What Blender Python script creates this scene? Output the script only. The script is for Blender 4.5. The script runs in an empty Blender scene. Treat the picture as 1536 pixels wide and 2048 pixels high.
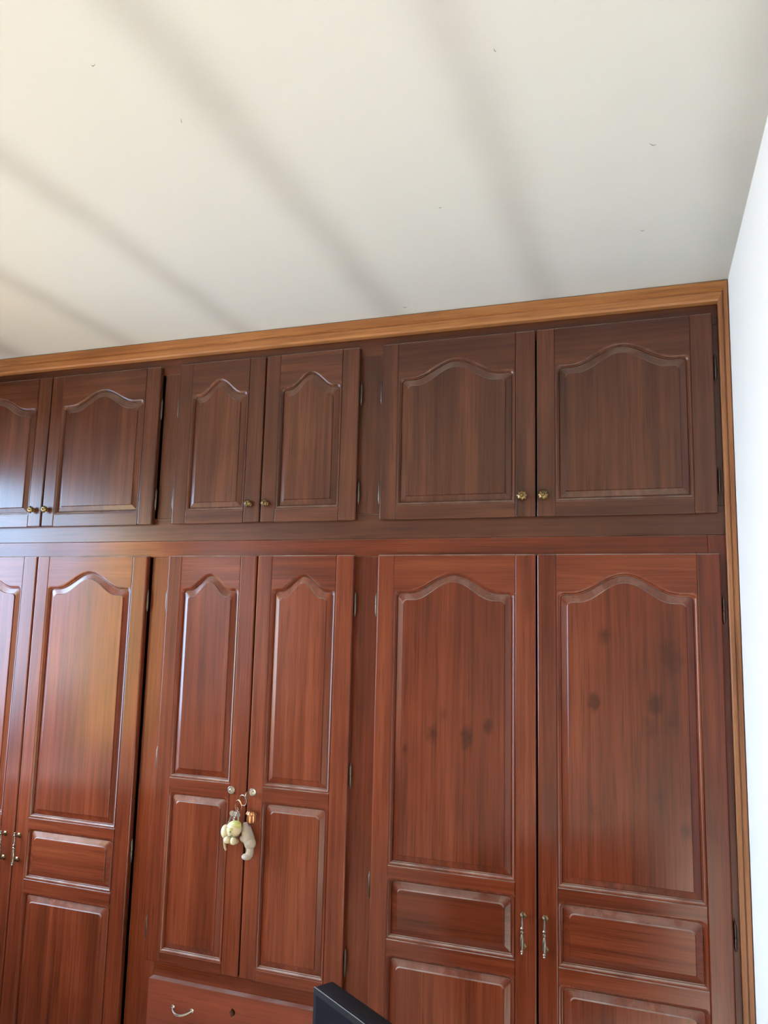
import bpy, bmesh, math, random
from mathutils import Vector, Matrix
random.seed(7)
SC = bpy.context.scene
COL = SC.collection

# ------------------------------------------------------------------ camera
CAM_POS = Vector((0.0, -2.30, 1.676))
YAW, PITCH, ROLL = -0.336537, 0.137046, 0.024076      # radians; looks a little left and up
FOCAL_PX = 1560.6
fwd = Vector((math.sin(YAW)*math.cos(PITCH), math.cos(YAW)*math.cos(PITCH), math.sin(PITCH)))
rgt = Vector((math.cos(YAW), -math.sin(YAW), 0.0))
upv = rgt.cross(fwd)
r2 = rgt*math.cos(ROLL) + upv*math.sin(ROLL)
u2 = upv*math.cos(ROLL) - rgt*math.sin(ROLL)
cam_data = bpy.data.cameras.new('camera')
cam_data.sensor_fit = 'VERTICAL'
cam_data.sensor_height = 36.0
cam_data.sensor_width = 27.0
cam_data.lens = FOCAL_PX/2048.0*36.0
cam_data.clip_start = 0.02
cam = bpy.data.objects.new('camera', cam_data)
COL.objects.link(cam)
cam.matrix_world = Matrix(((r2.x, u2.x, -fwd.x, CAM_POS.x),
                           (r2.y, u2.y, -fwd.y, CAM_POS.y),
                           (r2.z, u2.z, -fwd.z, CAM_POS.z),
                           (0, 0, 0, 1)))
SC.camera = cam

# ------------------------------------------------------------------ world, daylight, exposure
world = bpy.data.worlds.new('world')
SC.world = world
world.use_nodes = True
wn = world.node_tree.nodes
wn['Background'].inputs['Color'].default_value = (0.62, 0.76, 1.0, 1)
wn['Background'].inputs['Strength'].default_value = 1.0

def daylight(name, loc, size_y, size_z, power, color, aim=(1, 0, -0.5), spread=130):
    """sky light coming in through one window opening"""
    ld = bpy.data.lights.new(name, 'AREA')
    ld.shape = 'RECTANGLE'
    ld.size, ld.size_y = size_y, size_z
    ld.energy = power
    ld.color = color
    ld.spread = math.radians(spread)      # sky light falls inwards and down, hardly ever up
    o = bpy.data.objects.new(name, ld)
    o.location = loc
    o.rotation_euler = Vector(aim).to_track_quat('-Z', 'Y').to_euler()
    COL.objects.link(o)
    return o

LEFT_X, RIGHT_X, BACK_Y, CEIL_Z = -2.76, 0.2115, -4.5, 2.653
WIN1 = (-1.40, -0.22, 0.85, 2.32)      # y0 y1 z0 z1 of the unseen window put in beside the wardrobe
WIN2 = (-3.35, -1.95, 1.05, 2.25)      # second unseen window further back, put in to steer sun and daylight
daylight('window_daylight', (LEFT_X-0.55, (WIN1[0]+WIN1[1])/2, (WIN1[2]+WIN1[3])/2+0.2), 1.3, 1.7, 76, (0.42, 0.68, 1.0))
daylight('unseen_rear_window_daylight', (LEFT_X-0.75, (WIN2[0]+WIN2[1])/2, (WIN2[2]+WIN2[3])/2+0.25), 1.6, 1.7, 56, (1.0, 0.98, 0.94))
sun_d = bpy.data.lights.new('sun', 'SUN')
sun_d.energy = 34.0
sun_d.color = (1.0, 0.92, 0.79)
sun_d.angle = math.radians(0.6)
sun = bpy.data.objects.new('sun', sun_d)
sun.rotation_euler = Vector((2.4, -0.62, -1.40)).to_track_quat('-Z', 'Y').to_euler()
COL.objects.link(sun)

SC.view_settings.view_transform = 'Standard'
SC.view_settings.look = 'None'
SC.view_settings.gamma = 1.0
SC.view_settings.use_curve_mapping = False
SC.view_settings.exposure = 0.90
SC.cycles.max_bounces = 5
SC.cycles.diffuse_bounces = 4
SC.cycles.glossy_bounces = 3
SC.cycles.use_adaptive_sampling = True
SC.cycles.adaptive_threshold = 0.04
SC.cycles.sample_clamp_indirect = 6.0

# ------------------------------------------------------------------ material helpers
MATS = {}
def newmat(name):
    m = bpy.data.materials.new(name)
    m.use_nodes = True
    MATS[name] = m
    nt = m.node_tree
    return m, nt, nt.nodes['Principled BSDF']

def N(nt, kind, **kw):
    n = nt.nodes.new(kind)
    for k, v in kw.items():
        setattr(n, k, v)
    return n

def math_node(nt, op, a, b=None, clamp=False):
    n = N(nt, 'ShaderNodeMath', operation=op, use_clamp=clamp)
    for i, v in enumerate((a, b)):
        if v is None:
            continue
        if isinstance(v, (int, float)):
            n.inputs[i].default_value = v
        else:
            nt.links.new(v, n.inputs[i])
    return n.outputs[0]

def mix_col(nt, fac, a, b, blend='MIX'):
    n = N(nt, 'ShaderNodeMix', data_type='RGBA', blend_type=blend)
    for sock, v in ((n.inputs[0], fac), (n.inputs[6], a), (n.inputs[7], b)):
        if isinstance(v, (int, float)):
            sock.default_value = v
        elif isinstance(v, tuple):
            sock.default_value = v if len(v) == 4 else (*v, 1)
        else:
            nt.links.new(v, sock)
    return n.outputs[2]

def wood(name, axis, dark, mid, light, rough=0.32, spec=0.36, dust=0.45, knots=(), contrast=1.0, bump=0.12):
    """stained, varnished softwood: grain runs along axis ('X' or 'Z')"""
    m, nt, bs = newmat(name)
    L = nt.links
    geo = N(nt, 'ShaderNodeNewGeometry')
    oi = N(nt, 'ShaderNodeObjectInfo')
    off = N(nt, 'ShaderNodeVectorMath', operation='SCALE')
    comb = N(nt, 'ShaderNodeCombineXYZ')
    for i in range(3):
        L.new(oi.outputs['Random'], comb.inputs[i])
    L.new(comb.outputs[0], off.inputs[0]); off.inputs['Scale'].default_value = 9.0
    pos = N(nt, 'ShaderNodeVectorMath', operation='ADD')
    L.new(geo.outputs['Position'], pos.inputs[0]); L.new(off.outputs[0], pos.inputs[1])
    def grain(along, cross, detail, distort):
        mp = N(nt, 'ShaderNodeMapping')
        mp.inputs['Scale'].default_value = (cross, cross, along) if axis == 'Z' else (along, cross, cross)
        L.new(pos.outputs[0], mp.inputs['Vector'])
        tx = N(nt, 'ShaderNodeTexNoise')
        tx.inputs['Scale'].default_value = 1.0
        tx.inputs['Detail'].default_value = detail
        tx.inputs['Roughness'].default_value = 0.6
        tx.inputs['Distortion'].default_value = distort
        L.new(mp.outputs[0], tx.inputs['Vector'])
        return tx.outputs['Fac']
    broad = grain(0.9, 9.0, 3.0, 0.8)
    rings = grain(1.1, 55.0, 2.0, 0.0)
    pores = grain(7.0, 330.0, 1.0, 0.0)
    blot = N(nt, 'ShaderNodeTexNoise'); blot.inputs['Scale'].default_value = 3.2; blot.inputs['Detail'].default_value = 2.0
    L.new(pos.outputs[0], blot.inputs['Vector'])
    s = math_node(nt, 'MULTIPLY', broad, 0.45)
    s = math_node(nt, 'ADD', s, math_node(nt, 'MULTIPLY', rings, 0.42))
    s = math_node(nt, 'ADD', s, math_node(nt, 'MULTIPLY', blot.outputs['Fac'], 0.22))
    s = math_node(nt, 'ADD', s, math_node(nt, 'MULTIPLY', oi.outputs['Random'], 0.09))
    s = math_node(nt, 'SUBTRACT', s, 0.045)
    ramp = N(nt, 'ShaderNodeValToRGB')
    e = ramp.color_ramp.elements
    w = 0.17/contrast
    e[0].position, e[0].color = 0.54-w, (*dark, 1)
    e[1].position, e[1].color = 0.54+w, (*light, 1)
    em = e.new(0.54); em.color = (*mid, 1)
    L.new(s, ramp.inputs['Fac'])
    col = ramp.outputs['Color']
    pf = math_node(nt, 'MULTIPLY', math_node(nt, 'SUBTRACT', pores, 0.52, True), 2.2, True)
    col = mix_col(nt, pf, col, tuple(c*0.55 for c in dark))
    # knots: small dark elongated eyes in the board
    if knots:
        sx = N(nt, 'ShaderNodeSeparateXYZ'); L.new(geo.outputs['Position'], sx.inputs[0])
        wob = N(nt, 'ShaderNodeTexNoise'); wob.inputs['Scale'].default_value = 38.0
        L.new(geo.outputs['Position'], wob.inputs['Vector'])
        acc = None
        for kx, kz, kr, ks in knots:
            dx = math_node(nt, 'DIVIDE', math_node(nt, 'SUBTRACT', sx.outputs[0], kx), kr)
            dz = math_node(nt, 'DIVIDE', math_node(nt, 'SUBTRACT', sx.outputs[2], kz), kr*1.6)
            d = math_node(nt, 'SQRT', math_node(nt, 'ADD', math_node(nt, 'MULTIPLY', dx, dx), math_node(nt, 'MULTIPLY', dz, dz)))
            d = math_node(nt, 'ADD', d, math_node(nt, 'MULTIPLY', math_node(nt, 'SUBTRACT', wob.outputs['Fac'], 0.5), 1.4))
            f = math_node(nt, 'MULTIPLY', math_node(nt, 'SUBTRACT', 1.0, d, True), ks)
            acc = f if acc is None else math_node(nt, 'MAXIMUM', acc, f)
        acc = math_node(nt, 'MINIMUM', math_node(nt, 'MULTIPLY', acc, 0.95), 0.58)
        col = mix_col(nt, acc, col, tuple(c*0.28 for c in dark))
    # dust lying on up-facing edges and ledges
    sn = N(nt, 'ShaderNodeSeparateXYZ'); L.new(geo.outputs['Normal'], sn.inputs[0])
    df = math_node(nt, 'MULTIPLY', math_node(nt, 'SUBTRACT', sn.outputs[2], 0.10, True), 1.7, True)
    dn = N(nt, 'ShaderNodeTexNoise'); dn.inputs['Scale'].default_value = 14.0; dn.inputs['Detail'].default_value = 4.0
    L.new(geo.outputs['Position'], dn.inputs['Vector'])
    df = math_node(nt, 'MULTIPLY', df, math_node(nt, 'MULTIPLY', math_node(nt, 'SUBTRACT', dn.outputs['Fac'], 0.22, True), 2.2, True))
    df = math_node(nt, 'MULTIPLY', df, dust)
    col = mix_col(nt, df, col, (0.42, 0.33, 0.28))
    L.new(col, bs.inputs['Base Color'])
    L.new(math_node(nt, 'ADD', math_node(nt, 'MULTIPLY', df, 0.5), rough), bs.inputs['Roughness'])
    bs.inputs['Specular IOR Level'].default_value = spec
    bp = N(nt, 'ShaderNodeBump'); bp.inputs['Strength'].default_value = bump; bp.inputs['Distance'].default_value = 0.002
    L.new(rings, bp.inputs['Height'])
    L.new(bp.outputs[0], bs.inputs['Normal'])
    return m

def plain(name, color, rough=0.5, metal=0.0, spec=0.5, noise=0.0, nscale=20.0, bump=0.0):
    m, nt, bs = newmat(name)
    bs.inputs['Roughness'].default_value = rough
    bs.inputs['Metallic'].default_value = metal
    bs.inputs['Specular IOR Level'].default_value = spec
    tx = N(nt, 'ShaderNodeTexNoise'); tx.inputs['Scale'].default_value = nscale; tx.inputs['Detail'].default_value = 4.0
    co = N(nt, 'ShaderNodeNewGeometry'); nt.links.new(co.outputs['Position'], tx.inputs['Vector'])
    c = mix_col(nt, math_node(nt, 'MULTIPLY', tx.outputs['Fac'], noise), (*color, 1), tuple(v*0.45 for v in color))
    nt.links.new(c, bs.inputs['Base Color'])
    if bump:
        bp = N(nt, 'ShaderNodeBump'); bp.inputs['Strength'].default_value = bump; bp.inputs['Distance'].default_value = 0.003
        nt.links.new(tx.outputs['Fac'], bp.inputs['Height']); nt.links.new(bp.outputs[0], bs.inputs['Normal'])
    return m

# lower doors: red-brown; upper doors: browner, duller
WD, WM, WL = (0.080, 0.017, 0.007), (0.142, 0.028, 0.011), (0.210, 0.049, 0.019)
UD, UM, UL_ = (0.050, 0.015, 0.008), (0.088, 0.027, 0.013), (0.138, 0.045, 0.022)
lower_v = wood('red_brown_wood_upright_grain', 'Z', WD, WM, WL, rough=0.21, dust=0.85, bump=0.06)
lower_h = wood('red_brown_wood_level_grain', 'X', WD, WM, WL, rough=0.21, dust=0.85, bump=0.06)
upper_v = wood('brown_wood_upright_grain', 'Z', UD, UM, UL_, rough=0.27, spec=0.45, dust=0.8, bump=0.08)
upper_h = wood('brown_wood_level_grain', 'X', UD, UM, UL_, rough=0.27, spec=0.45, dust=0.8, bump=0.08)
knot_a = wood('knotty_wood_right_panel', 'Z', WD, WM, WL, rough=0.21, dust=0.85, bump=0.06,
              knots=((-0.170, 1.462, 0.022, 0.9), (-0.008, 1.462, 0.026, 0.9), (-0.140, 1.648, 0.022, 0.6),
                     (0.035, 1.59, 0.035, 0.45), (0.03, 1.42, 0.03, 0.35), (-0.02, 1.40, 0.03, 0.4),
                     (0.06, 1.14, 0.02, 0.5), (-0.17, 1.16, 0.02, 0.35), (0.0, 1.22, 0.025, 0.3)))
knot_b = wood('knotty_wood_left_panel', 'Z', WD, WM, WL, rough=0.21, dust=0.85, bump=0.06,
              knots=((-0.638, 1.345, 0.022, 0.7), (-0.532, 1.340, 0.024, 0.9), (-0.470, 1.375, 0.018, 0.9),
                     (-0.60, 1.40, 0.018, 0.35), (-0.72, 1.30, 0.014, 0.5)))
casing_x = wood('orange_brown_casing_level_grain', 'X', (0.17, 0.060, 0.018), (0.33, 0.128, 0.040), (0.46, 0.20, 0.07), rough=0.42, dust=0.25)
casing_z = wood('orange_brown_casing_upright_grain', 'Z', (0.17, 0.060, 0.022), (0.31, 0.125, 0.050), (0.44, 0.20, 0.085), rough=0.36, dust=0.25)
drawer_w = wood('light_brightened_drawer_wood', 'X', (0.16, 0.034, 0.015), (0.225, 0.047, 0.021), (0.29, 0.066, 0.030), rough=0.42, contrast=0.7)  # brighter than the door wood, standing in for light on the drawer fronts
inside_w = plain('dark_cabinet_inside', (0.030, 0.014, 0.009), 0.8, noise=0.3)
brass = plain('aged_brass', (0.30, 0.20, 0.09), 0.33, 1.0, noise=0.8, nscale=160)
pale_metal = plain('worn_nickel', (0.62, 0.57, 0.50), 0.24, 1.0, noise=0.3, nscale=90)
handle_m = plain('antique_handle_metal', (0.34, 0.29, 0.23), 0.30, 1.0, noise=0.6, nscale=140)
dark_metal = plain('dark_hinge_steel', (0.16, 0.13, 0.11), 0.38, 1.0, noise=0.5, nscale=120)
copper = plain('copper_charm', (0.62, 0.28, 0.13), 0.28, 1.0, noise=0.3, nscale=80)

# ceiling: cream paint with the dark dust lines that follow the hidden joists
def ceiling_material():
    m, nt, bs = newmat('cream_ceiling_with_joist_dust_lines')
    L = nt.links
    geo = N(nt, 'ShaderNodeNewGeometry')
    sp = N(nt, 'ShaderNodeSeparateXYZ'); L.new(geo.outputs['Position'], sp.inputs[0])
    wob = N(nt, 'ShaderNodeTexNoise'); wob.inputs['Scale'].default_value = 2.6; wob.inputs['Detail'].default_value = 2.0
    L.new(geo.outputs['Position'], wob.inputs['Vector'])
    mott = N(nt, 'ShaderNodeTexNoise'); mott.inputs['Scale'].default_value = 6.0; mott.inputs['Detail'].default_value = 3.0
    L.new(geo.outputs['Position'], mott.inputs['Vector'])
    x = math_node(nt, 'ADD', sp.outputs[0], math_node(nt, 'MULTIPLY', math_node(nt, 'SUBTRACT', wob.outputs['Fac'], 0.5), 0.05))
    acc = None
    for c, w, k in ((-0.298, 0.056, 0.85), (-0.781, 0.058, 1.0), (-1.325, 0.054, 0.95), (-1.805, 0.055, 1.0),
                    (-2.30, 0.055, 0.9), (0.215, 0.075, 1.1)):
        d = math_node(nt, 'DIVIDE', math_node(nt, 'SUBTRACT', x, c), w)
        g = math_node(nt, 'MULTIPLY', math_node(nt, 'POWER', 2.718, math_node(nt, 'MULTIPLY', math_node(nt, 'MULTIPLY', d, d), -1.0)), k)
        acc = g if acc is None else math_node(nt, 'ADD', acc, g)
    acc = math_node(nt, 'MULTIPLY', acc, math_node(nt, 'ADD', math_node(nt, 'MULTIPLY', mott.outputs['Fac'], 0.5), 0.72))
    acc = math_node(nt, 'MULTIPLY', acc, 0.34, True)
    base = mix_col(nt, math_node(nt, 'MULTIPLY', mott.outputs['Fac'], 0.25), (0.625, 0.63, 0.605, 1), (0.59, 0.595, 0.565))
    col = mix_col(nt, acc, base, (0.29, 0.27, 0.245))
    L.new(col, bs.inputs['Base Color'])
    bs.inputs['Roughness'].default_value = 0.75
    bs.inputs['Specular IOR Level'].default_value = 0.2
    return m
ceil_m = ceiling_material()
wall_m = plain('white_wall_paint', (0.88, 0.88, 0.87), 0.7, spec=0.25, noise=0.03, nscale=5, bump=0.03)
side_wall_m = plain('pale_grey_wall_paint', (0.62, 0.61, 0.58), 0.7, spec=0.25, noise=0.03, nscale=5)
floor_m = plain('pale_floor_tiles', (0.62, 0.60, 0.55), 0.35, noise=0.15, nscale=3)
frame_m = plain('white_window_frame', (0.75, 0.75, 0.72), 0.4, noise=0.05)

# ------------------------------------------------------------------ mesh helpers
def empty(name, loc, label, cat):
    o = bpy.data.objects.new(name, None)
    o.empty_display_size = 0.1
    o.location = loc
    COL.objects.link(o)
    o['label'] = label; o['category'] = cat
    return o

class MB:
    """collects world-space geometry; build() links it as one mesh object"""
    def __init__(self):
        self.v, self.f, self.mi = [], [], []
    def add(self, verts, faces, mi=0):
        b = len(self.v)
        self.v += [tuple(p) for p in verts]
        self.f += [tuple(b+i for i in f) for f in faces]
        self.mi += [mi]*len(faces)
    def box(self, x0, x1, y0, y1, z0, z1, mi=0, bevel=0.0, seg=2):
        bm = bmesh.new()
        bmesh.ops.create_cube(bm, size=1.0)
        for v in bm.verts:
            v.co = ((x0+x1)/2 + v.co.x*(x1-x0), (y0+y1)/2 + v.co.y*(y1-y0), (z0+z1)/2 + v.co.z*(z1-z0))
        if bevel:
            bmesh.ops.bevel(bm, geom=bm.edges[:], offset=bevel, segments=seg, profile=0.5, affect='EDGES')
        self.bm(bm, mi)
    def bm(self, bm, mi=0, mat=None):
        bm.verts.index_update()
        self.add([(mat @ v.co if mat else v.co) for v in bm.verts], [[v.index for v in f.verts] for f in bm.faces], mi)
        bm.free()
    def sphere(self, c, r, seg=16, rings=10, scale=(1, 1, 1), rot=None, mi=0):
        bm = bmesh.new()
        bmesh.ops.create_uvsphere(bm, u_segments=seg, v_segments=rings, radius=r)
        M = Matrix.Translation(c) @ (rot.to_4x4() if rot else Matrix()) @ Matrix.Diagonal((*scale, 1))
        self.bm(bm, mi, M)
    def lathe(self, origin, axis, prof, n=20, lobes=0, amp=0.0, mi=0):
        """prof: (distance along axis, radius)"""
        q = Vector(axis).normalized().to_track_quat('Z', 'Y')
        vs, fs = [], []
        for t, r in prof:
            for k in range(n):
                a = 2*math.pi*k/n
                rr = r*(1 + amp*math.cos(lobes*a)) if lobes else r
                vs.append(Vector(origin) + q @ Vector((rr*math.cos(a), rr*math.sin(a), t)))
        for i in range(len(prof)-1):
            for k in range(n):
                fs.append((i*n+k, i*n+(k+1) % n, (i+1)*n+(k+1) % n, (i+1)*n+k))
        fs.append(tuple(range(n-1, -1, -1)))
        fs.append(tuple((len(prof)-1)*n+k for k in range(n)))
        self.add(vs, fs, mi)
    def tube(self, pts, r, n=10, mi=0, closed=False):
        pts = [Vector(p) for p in pts]
        m = len(pts)
        rs = r if isinstance(r, (list, tuple)) else [r]*m
        vs, fs = [], []
        prev = None
        for i, p in enumerate(pts):
            if closed:
                t = (pts[(i+1) % m] - pts[i-1]).normalized()
            else:
                t = (pts[min(i+1, m-1)] - pts[max(i-1, 0)]).normalized()
            ref = prev if prev is not None else (Vector((0, 0, 1)) if abs(t.z) < 0.9 else Vector((1, 0, 0)))
            a = (ref - t*ref.dot(t)).normalized(); prev = a
            b = t.cross(a)
            for k in range(n):
                th = 2*math.pi*k/n
                vs.append(p + a*rs[i]*math.cos(th) + b*rs[i]*math.sin(th))
        for i in range(m if closed else m-1):
            j = (i+1) % m
            for k in range(n):
                fs.append((i*n+k, i*n+(k+1) % n, j*n+(k+1) % n, j*n+k))
        if not closed:
            fs.append(tuple(range(n-1, -1, -1)))
            fs.append(tuple((m-1)*n+k for k in range(n)))
        self.add(vs, fs, mi)
    def build(self, name, mats, parent=None, smooth=35, origin=None):
        mats = mats if isinstance(mats, (list, tuple)) else [mats]
        xs, ys, zs = zip(*self.v)
        o0 = Vector(origin) if origin else Vector(((min(xs)+max(xs))/2, (min(ys)+max(ys))/2, min(zs)))
        me = bpy.data.meshes.new(name)
        me.from_pydata([Vector(p)-o0 for p in self.v], [], self.f)
        for m in mats:
            me.materials.append(m)
        me.polygons.foreach_set('material_index', self.mi)
        if smooth:
            me.polygons.foreach_set('use_smooth', [True]*len(me.polygons))
            me.set_sharp_from_angle(angle=math.radians(smooth))
        me.update()
        o = bpy.data.objects.new(name, me)
        COL.objects.link(o)
        if parent is not None:
            o.parent = parent
            o.location = o0 - world_loc(parent)
        else:
            o.location = o0
        return o

def world_loc(o):
    p = Vector(o.location)
    while o.parent:
        o = o.parent
        p += Vector(o.location)
    return p

def struct(o):
    o['kind'] = 'structure'
    return o

def wall_with_holes_x(mb, x0, x1, y0, y1, z0, z1, holes):
    ys = sorted({y0, y1, *[h[0] for h in holes], *[h[1] for h in holes]})
    for a, b in zip(ys, ys[1:]):
        cuts = sorted([(h[2], h[3]) for h in holes if h[0] <= a and h[1] >= b])
        z = z0
        for c, d in cuts:
            if c > z: mb.box(x0, x1, a, b, z, c)
            z = d
        if z < z1: mb.box(x0, x1, a, b, z, z1)

# ------------------------------------------------------------------ room shell
mb = MB(); mb.box(LEFT_X-0.2, 0.6, BACK_Y-0.2, 0.70, -0.12, 0.0); struct(mb.build('floor', floor_m))
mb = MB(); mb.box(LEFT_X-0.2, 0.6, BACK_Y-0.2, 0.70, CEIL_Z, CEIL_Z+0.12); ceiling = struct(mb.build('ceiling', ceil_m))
FLECKS = ((0.014, -0.732, 0.6, 0.014), (-0.012, -0.370, 0.1, 0.010), (-0.726, -0.072, 0.0, 0.011), (-0.465, -0.619, 0.3, 0.006),
          (-0.241, -1.091, 1.2, 0.008), (-0.873, -1.084, 2.0, 0.012), (-0.935, -1.269, 0.0, 0.008))
fleck_m = plain('grey_cobweb_fleck', (0.20, 0.18, 0.16), 0.9)
for fx, fy, ang, ln in FLECKS:          # bits of cobweb and dead insects stuck to the ceiling
    mb = MB()
    mb.tube([(fx+math.cos(ang)*ln*t, fy+math.sin(ang)*ln*t, CEIL_Z-0.0012-0.003*math.sin(math.pi*(t+0.5))) for t in (-0.5, -0.25, 0, 0.25, 0.5)],
            [0.0003, 0.0005, 0.0007, 0.0005, 0.0003], 6)
    mb.build('cobweb_fleck', fleck_m, ceiling)
# right wall, running very slightly out of square
mb = MB()
xa, xb = RIGHT_X-0.0110, RIGHT_X+0.0155*4.5
vs = []
for z in (0.0, CEIL_Z):
    vs += [(xa, 0.70, z), (xb, BACK_Y, z), (xb+0.2, BACK_Y, z), (xa+0.2, 0.70, z)]
mb.add(vs, [(0, 4, 5, 1), (1, 5, 6, 2), (2, 6, 7, 3), (3, 7, 4, 0), (0, 1, 2, 3), (4, 7, 6, 5)])
struct(mb.build('wall_right', wall_m, smooth=0))
mb = MB(); mb.box(LEFT_X-0.2, RIGHT_X+0.3, BACK_Y-0.2, BACK_Y, 0.0, CEIL_Z); struct(mb.build('wall_back', side_wall_m))
mb = MB(); mb.box(LEFT_X-0.2, RIGHT_X+0.2, 0.60, 0.70, 0.0, CEIL_Z); struct(mb.build('wall_front', wall_m))
mb = MB(); wall_with_holes_x(mb, LEFT_X-0.2, LEFT_X, BACK_Y, 0.60, 0.0, CEIL_Z, [WIN1, WIN2]); struct(mb.build('wall_left', side_wall_m, smooth=0))
for i, (y0, y1, z0, z1) in enumerate((WIN1, WIN2)):  # frames of the added, unseen windows
    mb = MB()
    xa, xb = LEFT_X-0.14, LEFT_X-0.09
    for a, b, c, d in ((y0, y0+0.05, z0, z1), (y1-0.05, y1, z0, z1), (y0+0.05, y1-0.05, z0, z0+0.05), (y0+0.05, y1-0.05, z1-0.05, z1)):
        mb.box(xa, xb, a, b, c, d, bevel=0.004)
    ym = (y0+y1)/2
    mb.box(xa, xb, ym-0.03, ym+0.03, z0+0.05, z1-0.05, bevel=0.004)
    struct(mb.build('window_%d' % (i+1), frame_m))

# unseen curtain, added to warm the light and the reflection in the doors
def curtain():
    m, nt, bs = newmat('added_curtain_cloth')
    tr = N(nt, 'ShaderNodeBsdfTranslucent'); tr.inputs['Color'].default_value = (0.97, 0.73, 0.30, 1)
    df = N(nt, 'ShaderNodeBsdfDiffuse')
    tx = N(nt, 'ShaderNodeTexNoise'); tx.inputs['Scale'].default_value = 40
    nt.links.new(mix_col(nt, tx.outputs['Fac'], (0.72, 0.62, 0.42, 1), (0.62, 0.52, 0.34)), df.inputs['Color'])
    mx = N(nt, 'ShaderNodeMixShader'); mx.inputs[0].default_value = 0.55
    nt.links.new(df.outputs[0], mx.inputs[1]); nt.links.new(tr.outputs[0], mx.inputs[2])
    nt.links.new(mx.outputs[0], nt.nodes['Material Output'].inputs[0])
    mb = MB()
    ya, yb, z0, z1, n = -1.48, -0.93, 1.02, 2.36, 90
    vs, fs = [], []
    for zi in range(5):
        z = z0+(z1-z0)*zi/4
        for k in range(n+1):
            t = k/n
            vs.append((LEFT_X+0.075+0.022*math.sin(t*2*math.pi*11)+0.004*math.sin(zi*1.3+t*20), ya+(yb-ya)*t, z))
    for zi in range(4):
        for k in range(n):
            a = zi*(n+1)+k
            fs.append((a, a+1, a+n+2, a+n+1))
    mb.add(vs, fs)
    root = empty('curtain', (LEFT_X+0.075, -1.4, 1.02), 'unseen cream curtain added over half of the left window to warm its light', 'curtain')
    mb.build('cloth', m, root, smooth=80)
    rb = MB(); rb.tube([(LEFT_X+0.075, -1.55, 2.37), (LEFT_X+0.075, -0.15, 2.37)], 0.011)
    for y in (-1.55, -0.15): rb.sphere((LEFT_X+0.075, y, 2.37), 0.02)
    for y in (-1.5, -0.2): rb.box(LEFT_X, LEFT_X+0.08, y-0.01, y+0.01, 2.362, 2.378)
    rb.build('rod', dark_metal, root)
curtain()
# unseen curtain box, added to keep window light off the ceiling
pel = empty('added_curtain_pelmet', (LEFT_X+0.2, -0.9, 2.33), 'unseen white curtain box added above the left window to shade the ceiling', 'pelmet')
mb = MB(); mb.box(LEFT_X+0.001, LEFT_X+0.36, -1.62, -0.17, 2.470, 2.490, bevel=0.002); mb.build('top_board', frame_m, pel)
mb = MB(); mb.box(LEFT_X+0.342, LEFT_X+0.36, -1.62, -0.17, 2.330, 2.4695, bevel=0.002); mb.build('front_board', frame_m, pel)
# unseen chest of drawers, added to shade the lower left doors
chest_m = wood('chest_wood', 'X', (0.06, 0.025, 0.014), (0.11, 0.045, 0.024), (0.16, 0.07, 0.04))
ch = empty('added_chest_of_drawers', (-2.34, -0.90, 0), 'unseen dark chest of drawers added to shade the lower left doors', 'chest')
mb = MB(); mb.box(-2.72, -1.96, -1.34, -0.46, 0.06, 0.95, bevel=0.003); mb.box(-2.74, -1.94, -1.36, -0.44, 0.95, 0.975, bevel=0.004); mb.box(-2.70, -2.0, -1.32, -0.48, 0.0, 0.06); mb.build('body', chest_m, ch)
for k in range(3):
    dz = 0.09+0.285*k
    mb = MB(); mb.box(-1.9595, -1.944, -1.31, -0.49, dz, dz+0.27, bevel=0.003); dr = mb.build('drawer', chest_m, ch)
    for yy in (-1.12, -0.68):
        mb = MB(); mb.lathe((-1.944, yy, dz+0.135), (1, 0, 0), ((0, 0.006), (0.008, 0.006), (0.012, 0.013), (0.02, 0.012), (0.022, 0.004)), 16); mb.build('knob', brass, dr)

# casing boards around the fitted wardrobe
CAS_T = (2.593, 2.652)     # top board z
CAS_R = (0.1835, 0.2100)   # right board x
CAS_PROF = ((0.0, 0.018), (0.0, -0.006), (0.10, -0.010), (0.42, -0.010), (0.47, -0.006), (0.52, -0.006), (0.58, -0.013), (0.94, -0.013), (1.0, -0.010), (1.0, 0.018))
def casing_top():
    mb = MB(); vs = []
    xl, xl2 = LEFT_X+0.0265, LEFT_X+0.001
    for t, y in CAS_PROF:
        z = CAS_T[0]+(CAS_T[1]-CAS_T[0])*t
        vs += [(xl+(xl2-xl)*t, y, z), (CAS_R[0]+(CAS_R[1]-CAS_R[0])*t, y, z)]
    n = len(CAS_PROF)
    mb.add(vs, [(2*i, 2*i+1, 2*i+3, 2*i+2) for i in range(n-1)])
    return mb.build('trim_1', casing_x, smooth=0)
def casing_side(x_in, x_out, name):
    mb = MB(); vs = []
    for t, y in CAS_PROF:
        x = x_in+(x_out-x_in)*t
        vs += [(x, y, 0.0), (x, y, CAS_T[0]+(CAS_T[1]-CAS_T[0])*t)]
    n = len(CAS_PROF)
    fl = [(2*i, 2*i+1, 2*i+3, 2*i+2) for i in range(n-1)]
    if x_out > x_in: fl = [f[::-1] for f in fl]
    mb.add(vs, fl)
    return mb.build(name, casing_z, smooth=0)
struct(casing_top()); struct(casing_side(*CAS_R, 'trim_2')); struct(casing_side(LEFT_X+0.0265, LEFT_X+0.001, 'trim_3'))

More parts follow.
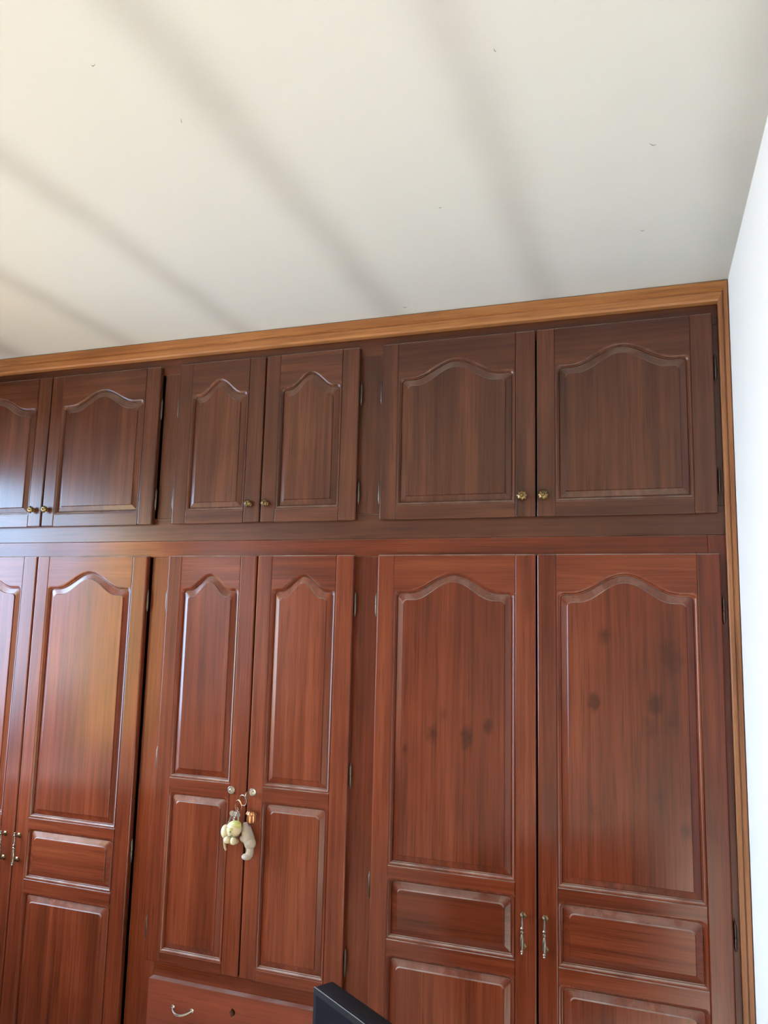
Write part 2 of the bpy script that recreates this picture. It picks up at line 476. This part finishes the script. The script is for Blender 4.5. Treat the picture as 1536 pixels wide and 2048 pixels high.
# ------------------------------------------------------------------ frame-and-panel doors
RAD = 0.013
def outline(x0, x1, z0, zs, zp, na=36):
    """closed loop, counter-clockwise seen from the room: flat bottom, ogee-arched top"""
    pts = [(x0, z0), (x1, z0)]
    xc, hw = (x0+x1)/2, (x1-x0)/2
    arch = zp-zs
    nc = 5
    for k in range(nc+1):
        a = math.pi/2*k/nc
        pts.append((x1-RAD+RAD*math.cos(a), zs-RAD+RAD*math.sin(a)))
    if arch > 0.001:
        for k in range(1, na):
            x = (x1-RAD) + ((x0+RAD)-(x1-RAD))*k/na
            u = min(1.0, abs(x-xc)/(hw*0.80))
            pts.append((x, zs + arch*0.5*(1+math.cos(math.pi*u))))
    for k in range(nc+1):
        a = math.pi/2 + math.pi/2*k/nc
        pts.append((x0+RAD+RAD*math.cos(a), zs-RAD+RAD*math.sin(a)))
    return pts

def top_of(pts, x0, x1):
    """upper run of an outline (from right to left), squared to the stiles"""
    return pts[2:]

def strip_rail(mb, top_z, run, x0, x1, yf, yb, bev=0.0030):
    """board whose lower edge follows run (points right to left) and whose upper edge is level"""
    vs, fs = [], []
    n = len(run)
    for x, z in run:
        vs += [(x, yf, z), (x, yf, top_z-bev), (x, yf+bev, top_z), (x, yb, top_z), (x, yb, z)]
    for i in range(n-1):
        a, b = i*5, (i+1)*5
        for k in range(5):
            k2 = (k+1) % 5
            fs.append((a+k, b+k, b+k2, a+k2))
    mb.add(vs, [f[::-1] for f in fs])

# moulding profile: (inset from opening edge, depth behind the door face)
MOULD = ((0.0, 0.0), (0.0022, 0.0002), (0.0046, 0.0012), (0.0068, 0.0032), (0.0080, 0.0058), (0.0098, 0.0062), (0.0110, 0.0100))
FIELD = ((0.0110, 0.0100), (0.0125, 0.0090), (0.0290, 0.0044), (0.0302, 0.0016), (0.0315, 0.0006))

def rings(mb, spec, prof, yf):
    x0, x1, z0, zs, zp = spec
    loops = []
    for d, dep in prof:
        loops.append([(x, yf+dep, z) for x, z in outline(x0+d, x1-d, z0+d, zs-d, zp-d)])
    n = len(loops[0])
    vs = [p for l in loops for p in l]
    fs = []
    for i in range(len(loops)-1):
        for k in range(n):
            k2 = (k+1) % n
            fs.append((i*n+k, i*n+k2, (i+1)*n+k2, (i+1)*n+k))
    mb.add(vs, fs)
    return loops

def rosette_knob(parent, x, z, yf, r=0.0145, mat=None):
    mb = MB()
    mb.lathe((x, yf, z), (0, -1, 0), ((0, r*0.62), (0.002, r*0.66), (0.004, r*0.40), (0.010, r*0.34)), 20)
    mb.lathe((x, yf, z), (0, -1, 0), ((0.009, r*0.45), (0.012, r*0.92), (0.015, r), (0.018, r*0.90), (0.0215, r*0.52), (0.0215, r*0.36), (0.0245, r*0.24), (0.0255, r*0.05)), 40, 8, 0.10)
    mb.build('knob', mat or brass, parent)

def drop_handle(parent, x, z, yf):
    """ornate upright pull on two little posts"""
    mb = MB()
    prof = [(-0.056, 0.0012), (-0.053, 0.0035), (-0.050, 0.0022), (-0.047, 0.0042), (-0.043, 0.0024), (-0.030, 0.0050), (-0.018, 0.0058),
            (-0.006, 0.0034), (-0.002, 0.0024), (0.001, 0.0050), (0.004, 0.0050), (0.007, 0.0026), (0.012, 0.0046), (0.016, 0.0024),
            (0.026, 0.0034), (0.036, 0.0022), (0.042, 0.0020), (0.045, 0.0042), (0.048, 0.0020), (0.052, 0.0038), (0.055, 0.0010)]
    mb.lathe((x, yf-0.020, z), (0, 0, 1), prof, 14)
    h = mb.build('handle', handle_m, parent)
    for dz in (-0.040, 0.040):
        pb = MB()
        pb.lathe((x, yf, z+dz), (0, -1, 0), ((0, 0.0085), (0.0015, 0.0085), (0.003, 0.005), (0.006, 0.003), (0.019, 0.0026)), 16, 6, 0.12)
        pb.build('handle_post', brass, parent)

def barrel_hinge(parent, x, z, y, ln=0.056, r=0.0040, mat=None):
    mb = MB()
    h = ln/2
    prof = [(-h-0.010, 0.0008), (-h-0.007, r*0.55), (-h-0.003, r*0.5), (-h, r*0.9), (-h+0.001, r), (-0.0008, r), (0, r*0.75), (0.0008, r), (h-0.001, r),
            (h, r*0.9), (h+0.003, r*0.5), (h+0.007, r*0.55), (h+0.010, 0.0008)]
    mb.lathe((x, y, z), (0, 0, 1), prof, 12)
    mb.build('hinge', mat or dark_metal, parent)

DOOR_Y0, DOOR_T = 0.0, 0.021
def make_door(parent, name, x0, x1, z0, z1, openings, mats, field_mats=None, label=None, tilt=0.0):
    """openings: (z0, shoulder z, peak z) from top to bottom"""
    mv, mh = mats
    ox0, ox1 = x0+0.0545, x1-0.0605
    yf, yb = DOOR_Y0, DOOR_Y0+DOOR_T
    mb = MB()
    mb.box(x0, ox0, yf, yb-0.005, z0, z1, bevel=0.0042, seg=4)
    mb.box(ox1, x1, yf, yb-0.005, z0, z1, bevel=0.0042, seg=4)
    mb.box(x0+0.001, x1-0.001, yb-0.005, yb, z0+0.001, z1-0.001)
    door = mb.build(name, mv, parent, smooth=0)
    if label: door['label'] = label
    zt = z1
    for i, (a, s, p) in enumerate(openings):
        spec = (ox0, ox1, a, s, p)
        run = outline(*spec)[2:]
        rb = MB()
        strip_rail(rb, zt, run, ox0, ox1, yf+0.0002, yb-0.005)
        rb.build('rail', mh, door, smooth=0)
        qb = MB(); rings(qb, spec, MOULD, yf+0.0002); qb.build('moulding', mv, door, smooth=50)
        fb = MB(); loops = rings(fb, spec, FIELD, yf)
        n = len(loops[-1])
        fb.add(loops[-1], [tuple(range(n))])
        fm = (field_mats or {}).get(i, mh if (s-a) < (ox1-ox0)*0.7 else mv)
        fb.build('panel', fm, door, smooth=0)
        zt = a
    rb = MB(); rb.box(ox0, ox1, yf+0.0002, yb-0.005, z0, zt, bevel=0.0010); rb.build('rail', mh, door, smooth=0)
    return door

# door positions along the wall
PAIRS = (('right', -0.8210, -0.3312, -0.3268, 0.1670), ('middle', -1.5880, -1.2475, -1.2425, -0.9020), ('left', -2.6480, -2.1580, -2.1530, -1.6700))
UZ = (1.9880, 2.5620)
LZ_TOP = 1.8770

# ---- overhead cabinet row
top_unit = empty('overhead_cabinet', (-1.27, 0.25, 1.930), 'row of six brown arched-panel overhead cupboard doors under the ceiling', 'cabinet')
FY0, FY1 = 0.0225, 0.045          # face frame
def board(parent, name, x0, x1, z0, z1, mat, y0=FY0, y1=FY1, bev=0.0008):
    mb = MB(); mb.box(x0, x1, y0, y1, z0, z1, bevel=bev, seg=1)
    return mb.build(name, mat, parent, smooth=0)
FX0, FX1 = LEFT_X+0.02, 0.1900
board(top_unit, 'frame_rail', FX0, FX1, 2.535, 2.610, upper_h)
board(top_unit, 'frame_rail', FX0, FX1, 1.9305, 2.010, upper_h)
for xa, xb in ((0.145, FX1), (-0.925, -0.795), (-1.662, -1.565), (FX0, -2.62)):
    board(top_unit, 'frame_stile', xa, xb, 2.0105, 2.5345, upper_v, y0=FY0+0.0003)
mb = MB()
mb.box(FX0, FX1, 0.555, 0.570, 1.931, 2.61)
mb.box(FX0, FX1, 0.046, 0.555, 1.931, 1.950)
mb.box(FX0, FX1, 0.046, 0.555, 2.590, 2.61)
for x in (FX0, -1.615, -0.868, FX1-0.018):
    mb.box(x, x+0.018, 0.046, 0.555, 1.95, 2.59)
mb.build('carcass', inside_w, top_unit)
UO = [(2.0315, 2.4475, 2.4990)]
for nm, a, b, c, d in PAIRS:
    for j, (x0, x1) in enumerate(((a, b), (c, d))):
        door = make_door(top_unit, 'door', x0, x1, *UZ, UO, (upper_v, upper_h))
        kx = x1-0.037 if j == 0 else x0+0.021
        rosette_knob(door, kx, 2.0505, DOOR_Y0, 0.0150 if nm == 'right' else 0.0128)
        hx = x0-0.0052 if j == 0 else x1+0.0052
        for hz in (2.405, 2.078):
            barrel_hinge(door, hx, hz, 0.0120)

# ---- wardrobe below
low_unit = empty('wardrobe', (-1.27, 0.25, 0.0), 'tall red-brown wooden wardrobe with arched raised-panel doors below the overhead cupboards', 'wardrobe')
board(low_unit, 'frame_rail', FX0, 0.1380, 1.8735, 1.9295, lower_h)
board(low_unit, 'frame_stile', 0.1384, FX1, 0.0, 1.9295, lower_v, y0=FY0+0.0003)
for xa, xb in ((-0.925, -0.795), (-1.668, -1.565), (FX0, -2.62)):
    board(low_unit, 'frame_stile', xa, xb, 0.0, 1.8731, lower_v, y0=FY0+0.0006)
board(low_unit, 'frame_rail', FX0, 0.138, 0.0, 0.085, lower_h, y0=FY0+0.004)
board(low_unit, 'frame_rail', -1.5646, -0.9254, 0.515, 0.590, lower_h)
board(low_unit, 'frame_rail', -1.5646, -0.9254, 0.285, 0.315, lower_h)
mb = MB()
mb.box(FX0, FX1, 0.555, 0.570, 0.0, 1.929)
mb.box(FX0, FX1, 0.046, 0.555, 1.905, 1.929)
mb.box(FX0, FX1, 0.046, 0.555, 0.06, 0.08)
mb.box(-1.60, -0.87, 0.046, 0.555, 0.54, 0.56)
for x in (FX0, -1.600, -0.868, FX1-0.018):
    mb.box(x, x+0.018, 0.046, 0.555, 0.08, 1.905)
mb.build('carcass', inside_w, low_unit)
WO = [(0.9600, 1.7690, 1.8250), (0.7560, 0.9255, 0.9255), (0.1450, 0.7130, 0.7130)]
MO = [(1.1450, 1.7690, 1.8180), (0.6030, 1.1010, 1.1010)]
for nm, a, b, c, d in PAIRS:
    for j, (x0, x1) in enumerate(((a, b), (c, d))):
        fm = {}
        if nm == 'right': fm = {0: knot_b if j == 0 else knot_a}
        if nm == 'left' and j == 1: x1 -= 0.006
        z0, op = (0.5700, MO) if nm == 'middle' else (0.0900, WO)
        door = make_door(low_unit, 'door', x0, x1, z0, LZ_TOP, op, (lower_v, lower_h), fm)
        hx = x0-0.0052 if j == 0 else x1+0.0052
        for hz in ((1.722, 1.200, 0.665) if nm == 'middle' else (1.722, 0.893, 0.25)):
            barrel_hinge(door, hx, hz, 0.0110)
        if nm == 'middle':
            # round lock escutcheon
            kx = x1-0.052 if j == 0 else x0+0.020
            mb = MB()
            mb.lathe((kx, DOOR_Y0, 1.1240), (0, -1, 0), ((0, 0.0125), (0.003, 0.0125), (0.0045, 0.0110), (0.0045, 0.0085), (0.003, 0.0075), (0.003, 0.0055), (0.0065, 0.0050), (0.0075, 0.0030), (0.0075, 0.0008)), 24)
            mb.build('lock', pale_metal, door)
        else:
            kx = x1-0.0365 if j == 0 else x0+0.0195
            drop_handle(door, kx, 0.8345 if nm == 'right' else 0.8550, DOOR_Y0)

# drawers under the middle pair
def drawer(z0, z1, hole):
    x0, x1, yf, yb = -1.5630, -0.9290, -0.004, 0.021
    bm = bmesh.new()
    outer = [bm.verts.new((x, yf, z)) for x, z in ((x0, z0), (x1, z0), (x1, z1), (x0, z1))]
    hv = []
    if hole:
        hx, hz = hole
        rnd = random.Random(3)
        for k in range(14):
            a = 2*math.pi*k/14
            r = 0.0105*(1+0.22*rnd.uniform(-1, 1))
            hv.append(bm.verts.new((hx+r*math.cos(a), yf, hz+r*1.15*math.sin(a))))
    es = [bm.edges.new((outer[i], outer[(i+1) % 4])) for i in range(4)]
    es += [bm.edges.new((hv[i], hv[(i+1) % 14])) for i in range(len(hv))]
    bmesh.ops.triangle_fill(bm, use_beauty=True, use_dissolve=False, edges=es)
    ext = bmesh.ops.extrude_face_region(bm, geom=bm.faces[:])
    for v in [g for g in ext['geom'] if isinstance(g, bmesh.types.BMVert)]:
        v.co.y = yb
    bmesh.ops.recalc_face_normals(bm, faces=bm.faces[:])
    mb = MB(); mb.bm(bm)
    d = mb.build('drawer', drawer_w, low_unit, smooth=0)
    bx = MB()
    bx.box(x0+0.02, x1-0.02, 0.30, 0.31, z0+0.01, z1-0.03)
    bx.box(x0+0.02, x1-0.02, 0.05, 0.30, z0+0.01, z0+0.02)
    bx.build('drawer_box', inside_w, d)
    for cx in ((-1.433,) if hole else (-1.433,)):
        hb = MB()
        zc = z1-0.078
        pts, rs = [], []
        for k in range(17):
            t = k/16
            s = math.sin(math.pi*t)
            pts.append((cx-0.035+0.070*t, yf-0.002-0.020*s**0.7, zc+0.009-0.011*s**0.8))
            rs.append(0.0030+0.0012*s)
        hb.tube(pts, rs, 10)
        for s in (-1, 1):
            hb.lathe((cx+s*0.035, yf, zc+0.009), (0, -1, 0), ((0, 0.0065), (0.002, 0.0062), (0.004, 0.003)), 14)
        hb.build('handle', pale_metal, d)
    return d
drawer(0.316, 0.5215, (-1.2570, 0.4700))
drawer(0.090, 0.2840, None)

# ------------------------------------------------------------------ key bunch hanging from the lock
cream = plain('cream_soft_plastic', (0.62, 0.52, 0.32), 0.6, noise=0.15, nscale=60)
beige = plain('beige_plush', (0.46, 0.38, 0.30), 0.85, noise=0.35, nscale=180, bump=0.4)
lime = plain('yellow_green_cap', (0.50, 0.47, 0.14), 0.6, noise=0.15, nscale=60)
tan = plain('tan_plush', (0.50, 0.33, 0.17), 0.8, noise=0.3, nscale=120)
olive = plain('olive_face_print', (0.20, 0.20, 0.06), 0.6)
keys = empty('key_bunch', (-1.262, -0.02, 0.94), 'bunch of keys with small cream toy figures hanging from the middle wardrobe lock', 'keys')
LX = -1.2225
mb = MB()          # the key in the lock
mb.box(LX-0.0013, LX+0.0013, -0.040, -0.005, 1.117, 1.131)
mb.lathe((LX, -0.036, 1.121), (1, 0, 0), ((-0.0014, 0.0125), (0.0014, 0.0125)), 20)
mb.build('key', pale_metal, keys)
def loop(c, r, nrm, th=0.0011, n=24):
    q = Vector(nrm).normalized().to_track_quat('Z', 'Y')
    m_ = MB()
    m_.tube([Vector(c)+q @ Vector((r*math.cos(2*math.pi*k/n), r*math.sin(2*math.pi*k/n), 0)) for k in range(n)], th, 6, closed=True)
    return m_
loop((LX-0.012, -0.040, 1.106), 0.016, (0.35, 1, 0.1), 0.0014).build('ring', pale_metal, keys)
loop((-1.2530, -0.034, 1.086), 0.0175, (0.5, 1, 0), 0.0016).build('ring', copper, keys)
for k in range(9):  # fine chain down to the cream figure
    t = k/8
    loop((-1.2575-0.012*t, -0.032, 1.076-0.030*t), 0.0040, (1, 0.2, 0.3) if k % 2 else (0.2, 1, 0), 0.0009, 12).build('chain_link', pale_metal, keys)
for k, (dx, tl) in enumerate(((-0.020, 0.35), (-0.008, 0.12), (0.006, -0.1))):   # loose keys
    kb = MB()
    c = Vector((-1.258+dx, -0.026-0.004*k, 1.060))
    kb.lathe(c, (0.2*k-0.2, 1, 0), ((-0.001, 0.0085), (0.001, 0.0085)), 16)
    M = Matrix.Translation(c) @ Matrix.Rotation(tl, 4, 'Y')
    bm = bmesh.new(); bmesh.ops.create_cube(bm, size=1)
    for v in bm.verts: v.co = (v.co.x*0.006, v.co.y*0.0018, v.co.z*0.034-0.022)
    kb.bm(bm, 0, M)
    for j in range(3):
        bm = bmesh.new(); bmesh.ops.create_cube(bm, size=1)
        for v in bm.verts: v.co = (v.co.x*0.004+0.004, v.co.y*0.0018, v.co.z*0.003-0.026-0.005*j)
        kb.bm(bm, 0, M)
    kb.build('key', pale_metal, keys)
mb = MB()          # copper bell-shaped charm with ribs
mb.lathe((-1.2130, -0.020, 1.0740), (0, 0, -1), ((0, 0.003), (0.003, 0.012), (0.009, 0.0165), (0.012, 0.0165), (0.014, 0.0135), (0.028, 0.0145), (0.036, 0.0125), (0.038, 0.004)), 36, 12, 0.07)
mb.build('charm', copper, keys)
fig = MB()         # cream toy: body
fig.sphere((-1.2740, -0.024, 1.0000), 0.021, scale=(1.1, 0.9, 0.9))
f1 = fig.build('toy_figure', cream, keys)
f1['label'] = 'round-headed cream toy with a yellow-green cap'
p = MB(); p.sphere((-1.2590, -0.043, 1.0200), 0.0245, 20, 14, scale=(1.0, 0.9, 0.95)); hd = p.build('head', cream, f1)
p = MB()
p.sphere((-1.2510, -0.046, 1.0325), 0.0175, 18, 12, scale=(1.05, 0.85, 0.7)); p.sphere((-1.2590, -0.062, 1.0225), 0.0075, 12, 8, scale=(1.2, 0.8, 0.6))
p.build('cap', lime, f1)
p = MB(); p.sphere((-1.2600, -0.0655, 1.0150), 0.0030, 10, 8)
p.tube([(-1.276+0.004*k, -0.057-0.006*math.sin(math.pi*k/5), 1.0035-0.003*math.sin(math.pi*k/5)) for k in range(6)], 0.0012, 6)
p.sphere((-1.2740, -0.0590, 1.0250), 0.0022, 8, 6)
p.build('face', olive, f1)
for c, r, sc in (((-1.2960, -0.030, 1.0040), 0.0165, (0.9, 0.9, 1.3)), ((-1.2770, -0.050, 0.9860), 0.0120, (1.0, 1, 0.9)), ((-1.2560, -0.050, 0.9850), 0.0105, (0.95, 1, 1.15))):
    p = MB(); p.sphere(c, r, scale=sc); p.build('limb', cream, f1)
p = MB(); p.sphere((-1.2650, -0.036, 0.9800), 0.0150, scale=(1.3, 0.8, 0.7)); p.build('limb', tan, f1)
p = MB(); p.tube([(-1.2990, -0.026, 0.985), (-1.3010, -0.024, 0.968), (-1.2990, -0.023, 0.953), (-1.2950, -0.023, 0.946)], [0.006, 0.0045, 0.004, 0.003], 10); p.build('tail', tan, f1)
# beige toy hanging to the right of it: back, haunch, bent leg and foot
f2b = MB()
pts = [(-1.2320, -0.020, 1.036), (-1.2270, -0.024, 1.020), (-1.2210, -0.027, 1.004), (-1.2140, -0.029, 0.988), (-1.2080, -0.030, 0.975)]
f2b.tube(pts, [0.008, 0.0150, 0.0180, 0.0190, 0.0150], 16)
f2 = f2b.build('toy_figure', beige, keys, smooth=80)
f2['label'] = 'beige toy with one leg hanging down'
p = MB(); p.sphere((-1.2080, -0.031, 0.9790), 0.0190, scale=(1.0, 0.9, 1.05)); p.sphere((-1.2310, -0.030, 0.991), 0.0120); p.build('haunch', beige, f2)
p = MB(); p.tube([(-1.2070, -0.031, 0.970), (-1.2060, -0.032, 0.955), (-1.2090, -0.033, 0.943)], [0.0125, 0.0115, 0.0125], 14)
p.sphere((-1.2140, -0.038, 0.9400), 0.0130, scale=(1.25, 1.1, 0.75)); p.build('leg', beige, f2)

# ------------------------------------------------------------------ television in front of the wardrobe
tv_black = plain('black_television_plastic', (0.008, 0.007, 0.008), 0.6, spec=0.15, noise=0.2)
tv_screen = plain('dark_television_glass', (0.006, 0.007, 0.012), 0.45, spec=0.15)
tv_edge_glint = plain('grey_edge_highlight', (0.22, 0.22, 0.23), 0.4, 0.3)  # grey put on as the reflection along the bezel's top edge
A = Vector((-0.753, -0.552, 0.0)); D = Vector((0.826, -0.563, 0)).normalized(); Nn = Vector((-D.y, D.x, 0))  # Nn points to the wardrobe
tv_ang = math.atan2(D.y, D.x)
TVW, TVT, TZ0, TZ1 = 0.92, 0.052, 0.33, 0.850
def tvbox(mb, u0, u1, w0, w1, z0, z1, bevel=0.0):
    bm = bmesh.new(); bmesh.ops.create_cube(bm, size=1)
    for v in bm.verts: v.co = ((u0+u1)/2+v.co.x*(u1-u0), (w0+w1)/2+v.co.y*(w1-w0), (z0+z1)/2+v.co.z*(z1-z0))
    if bevel: bmesh.ops.bevel(bm, geom=bm.edges[:], offset=bevel, segments=2, profile=0.5, affect='EDGES')
    mb.bm(bm, 0, Matrix.Translation(A) @ Matrix.Rotation(tv_ang, 4, 'Z'))
mid = A + D*TVW/2 + Nn*TVT/2
tv = empty('television', (mid.x, mid.y, TZ0), 'black flat-topped television poking up at the bottom edge before the wardrobe', 'television')
mb = MB(); tvbox(mb, 0, TVW, 0.006, TVT, 0.385, TZ1, 0.006); mb.build('casing', tv_black, tv)
mb = MB(); tvbox(mb, 0.0, TVW, 0.0, 0.0065, 0.385, TZ1-0.001, 0.0012); mb.build('bezel', tv_black, tv)
mb = MB(); tvbox(mb, 0.002, TVW-0.002, 0.0002, 0.0022, TZ1-0.0018, TZ1-0.0004, 0.0003); mb.build('edge_highlight', tv_edge_glint, tv)
mb = MB(); tvbox(mb, 0.014, TVW-0.014, -0.0012, 0.0008, 0.41, TZ1-0.015); mb.build('screen', tv_screen, tv)
mb = MB(); tvbox(mb, 0.34, 0.58, -0.07, 0.12, TZ0, TZ0+0.012, 0.004); tvbox(mb, 0.42, 0.50, 0.012, 0.04, TZ0+0.010, 0.39, 0.004); mb.build('stand', tv_black, tv)
table_m = wood('dark_low_table_wood', 'X', (0.05, 0.02, 0.012), (0.09, 0.035, 0.02), (0.13, 0.055, 0.03))
tt = empty('low_table', (mid.x, mid.y, 0), 'low dark table carrying the black television below the frame', 'table')
mb = MB(); tvbox(mb, 0.10, 0.82, -0.14, 0.20, 0.300, TZ0, 0.004); mb.build('table_top', table_m, tt)
for u in (0.12, 0.76):
    for w in (-0.12, 0.14):
        mb = MB(); tvbox(mb, u, u+0.04, w, w+0.04, 0.0, 0.300, 0.003); mb.build('leg', table_m, tt)
